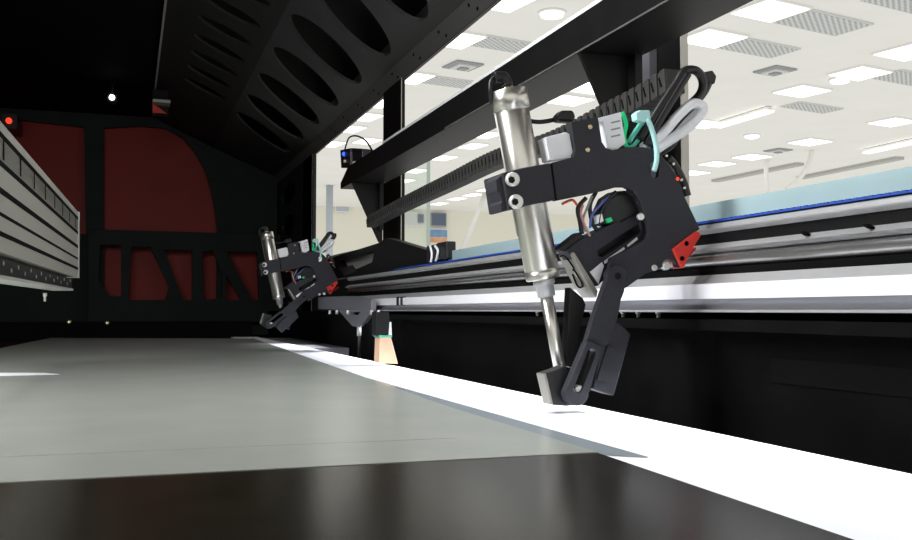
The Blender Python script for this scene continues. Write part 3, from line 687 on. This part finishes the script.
# ================================================================== OFFICE HALL beyond the window
OH = CAMH + 3.2
struct(MB().box((-14, 1.5, OH), (40, 42, OH+.1)).build('ceiling', 'office_ceiling'))
WY = 29.0
struct(MB().box((-14, WY, -1.2), (60, WY+.2, OH)).build('wall_far', 'office_wall'))
GA = math.radians(11)
ga = Vector((math.cos(GA), math.sin(GA), 0)); gb = Vector((-math.sin(GA), math.cos(GA), 0))
def ceil_light(u, v, sa, sb, label):
    c = P(u, v, 'z', OH)
    t = thing('ceiling_light', label, 'ceiling light', c, 'ceiling lights of the hall')
    MB().obox((0, 0, -.012), ga, gb, (0, 0, 1), sa+.05, sb+.05, .024).build('frame', 'white_paint', t)
    MB().obox((0, 0, -.027), ga, gb, (0, 0, 1), sa, sb, .010).build('diffuser', 'panel_light', t)
big_l = [(770, 9, 'brightest square ceiling light at the top edge beside the large vent'), (712, 37, 'square ceiling light just right of the near window post'), (860, 72, 'square ceiling light below and right of the large vent'),
         (802, 90, 'square ceiling light in the middle of the right window view'), (908, 51, 'ceiling light cut by the right picture edge, upper one'), (893, 121, 'ceiling light near the right picture edge, lower one'),
         (810, 141, 'square ceiling light above the teal panel, right of the greenish downlight'), (752, 156, 'small square ceiling light under the greenish downlight'), (717, 163, 'small square ceiling light right of the near tool head'),
         (693, 172, 'smallest ceiling light at the edge of the near window post'), (703, 123, 'ceiling light beside the cables of the near tool head'), (568, 99, 'ceiling light framed by the overhead beam and near cable joint'), (592, 87, 'ceiling light touching the near hanger plate')]
for u, v, lb in big_l: ceil_light(u, v, .60, .52, lb)
left_l = [(510, 0, 'ceiling light at the top edge of the upper window gap'), (461, 39, 'large narrow ceiling light in the upper window gap'), (414, 77, 'narrow ceiling light right of the far window post, in the upper gap'),
          (379, 102, 'narrow ceiling light left of the far window post, nearest the post'), (367, 116, 'narrow ceiling light left of the far window post, second under the hood rim'), (351, 128, 'narrow ceiling light left of the far window post, third under the hood rim'),
          (332, 143, 'narrow ceiling light in the far corner of the window under the hood rim'), (367, 140, 'narrow ceiling light above the sensor on the beam end'),
          (487, 134, 'narrow ceiling light under the overhead beam touching the near cylinder'), (473, 145, 'narrow ceiling light under the overhead beam left of the near cylinder'), (444, 157, 'narrow ceiling light between beam and cable chain, middle one'),
          (416, 170, 'narrow ceiling light between beam and cable chain, beside the far post'), (404, 180, 'smallest narrow ceiling light at the far post above the chain'),
          (439, 203, 'ceiling light under the cable chain, leftmost of four'), (457, 198, 'ceiling light under the cable chain, second of four'), (473, 194, 'ceiling light under the cable chain, third of four'), (487, 189, 'ceiling light under the cable chain, beside the near clamp'),]
for u, v, lb in left_l: ceil_light(u, v, .34, .56, lb)
def tube_light(u0, v0, u1, v1, lb):
    a, b = P(u0, v0, 'z', OH-.08), P(u1, v1, 'z', OH-.08); c = (a+b)/2
    t = thing('linear_light', lb, 'ceiling light', c, 'linear lights of the hall')
    d = (b-a).normalized(); e = Vector((-d.y, d.x, 0))
    MB().obox((0, 0, .04), d, e, (0, 0, 1), (b-a).length, .10, .06).build('housing', 'white_paint', t)
    MB().obox((0, 0, 0), d, e, (0, 0, 1), (b-a).length, .16, .03).build('diffuser', 'panel_light', t)
tube_light(717, 127, 770, 111, 'long slim ceiling light right of the near cables')
tube_light(866, 153, 925, 140, 'long slim ceiling light near the right picture edge')
for u, v, lb in ((552, 12, 'round bluish downlight in the upper window gap'), (752, 135, 'round greenish downlight in the right window view'), (840, 79, 'small greenish downlight below the square light on the right')):
    c = P(u, v, 'z', OH)
    t = thing('downlight', lb, 'ceiling light', c, 'round downlights of the hall')
    MB().lathe((0, 0, 0), (0, 0, -1), [(0, .15), (.015, .15), (.02, .14)], 24).build('housing', 'white_paint', t)
    MB().lathe((0, 0, -.018), (0, 0, -1), [(0, .13), (.03, .12), (.05, .05)], 24).build('bulb', 'down_light', t)
for u, v, sa, sb, lb in ((823, 22, 1.05, .52, 'largest grey ceiling vent beside the brightest light'), (757, 47, 1.0, .48, 'grey ceiling vent right of the light by the near post'), (906, 77, .9, .5, 'grey ceiling vent at the right picture edge'),
                 (812, 107, 1.0, .4, 'faint ceiling vent under the square light in the right view'), (506, 44, .8, .45, 'grey ceiling vent in the upper window gap beside the large narrow light'), (446, 81, .9, .42, 'grey ceiling vent in the upper window gap lower down'), (905, 1, .9, .4, 'ceiling vent at the top right picture corner')):
    c = P(u, v, 'z', OH)
    t = thing('ceiling_vent', lb, 'vent', c, 'perforated vents of the hall ceiling')
    MB().obox((0, 0, -.01), ga, gb, (0, 0, 1), sa, sb, .02).build('frame', 'vent_frame', t)
    MB().obox((0, 0, -.022), ga, gb, (0, 0, 1), sa-.05, sb-.05, .006).build('grille', 'vent', t)
for u, v, lb in ((775, 70, 'dark open ceiling diffuser in the right window view'), (778, 150, 'small dark ceiling diffuser above the teal panel'), (463, 65, 'small grey ceiling fitting in the upper window gap')):
    c = P(u, v, 'z', OH)
    t = thing('ceiling_diffuser', lb, 'vent', c, 'ceiling diffusers of the hall')
    for k, s in enumerate((.40, .26, .12)):
        MB().obox((0, 0, -.012-.02*k), ga, gb, (0, 0, 1), s, s, .02).build('ring', 'vent_dark' if k % 2 == 0 else 'vent_frame', t)
for (a, b, lb) in (((715, 181), (800, 164), 'grey ceiling cable tray above the teal panel, left one'), ((800, 178), (900, 158), 'grey ceiling cable tray above the teal panel, right one')):
    pa, pb = P(*a, 'z', OH-.0305), P(*b, 'z', OH-.0305); d = (pb-pa).normalized(); e = Vector((-d.y, d.x, 0))
    tag(MB().obox((pa+pb)/2, d, e, (0, 0, 1), (pb-pa).length, .22, .06).build('cable_tray', 'tray_grey', origin=(pa+pb)/2), lb, 'cable tray')
for pts, lb in (([(767, 160), (766, 172), (767, 190), (768, 205)], 'thin white vertical pipe above the teal panel'), ([(812, 150), (808, 165), (798, 180), (785, 190)], 'white curved pipe coming down from the hall ceiling on the right')):
    q = [P(u, v, 'y', P(*pts[0], 'z', OH).y) for u, v in pts]
    tag(MB().tube(q, .05, 10).build('white_pipe', 'white_paint'), lb, 'pipe')
q = [P(485, 194, 'z', OH-.04), P(461, 252, 'y', 24.0)]
tag(MB().tube(q, .07, 10).build('slanted_pole', 'white_paint'), 'white slanted pole in the hall left of the near cylinder', 'pole')
q = [P(329, 300, 'y', 24.0)]; q.append(Vector((q[0].x, 24.0, OH)))
tag(MB().tube(q, .09, 12).build('hall_pipe', 'pipe_blue'), 'blue-grey vertical pipe in the hall behind the far tool head', 'pipe')
def board(u0, v0, u1, v1, m, name, lb, cat, y=28.9, mid=None):
    a, b = P(u0, v1, 'y', y), P(u1, v0, 'y', y); c = Vector(((a.x+b.x)/2, y, a.z))
    t = thing(name, lb, cat, c)
    MB().box((a.x-c.x, 0, 0), (b.x-c.x, .05, b.z-a.z)).build('backing', 'white_paint' if m != 'dark_pane' else 'vent_dark', t)
    if mid is None: MB().box((a.x-c.x+.03, -.01, .03), (b.x-c.x-.03, 0, b.z-a.z-.03)).build('face', m, t)
    else:
        hz = (b.z-a.z)*.45
        MB().box((a.x-c.x+.03, -.01, hz), (b.x-c.x-.03, 0, b.z-a.z-.03)).build('upper_picture', m, t)
        MB().box((a.x-c.x+.03, -.01, .03), (b.x-c.x-.03, 0, hz)).build('lower_picture', mid, t)
board(431, 213, 446.5, 226, 'dark_pane', 'wall_screen', 'dark blue wall screen above the poster in the hall', 'screen')
board(417.5, 214, 424, 223, 'dark_pane', 'wall_screen', 'narrow dark blue wall screen left of the glass edge in the hall', 'screen')
board(429, 229, 448, 243.5, 'poster_blue', 'wall_poster', 'blue and orange poster on the cream hall wall', 'poster', mid='poster_orange')
board(314, 197, 325, 206, 'poster_orange', 'wall_picture', 'small orange picture on the hall wall at the far window corner', 'picture')
board(335, 200, 350, 212, 'pipe_blue', 'wall_window', 'pale blue-grey board on the hall wall left of the far hanger', 'board')
board(403, 212, 418, 226, 'vent_frame', 'wall_board', 'pale grey board on the hall wall right of the far window post', 'board')
# glass partition of the hall with its green joint
y = 12.0
a, b, c = P(405, 250, 'y', y), P(428.5, 250, 'y', y), P(428.5, 150, 'y', y)
t = thing('glass_partition', 'clear glass partition with a greenish vertical joint in the hall', 'glass partition', (b.x, y, b.z))
MB().box((a.x-b.x, 0, 0), (-.02, .012, c.z-b.z)).build('pane', 'glass', t)
MB().box((-.02, -.01, 0), (.02, .02, c.z-b.z)).build('joint', 'glass_edge', t)
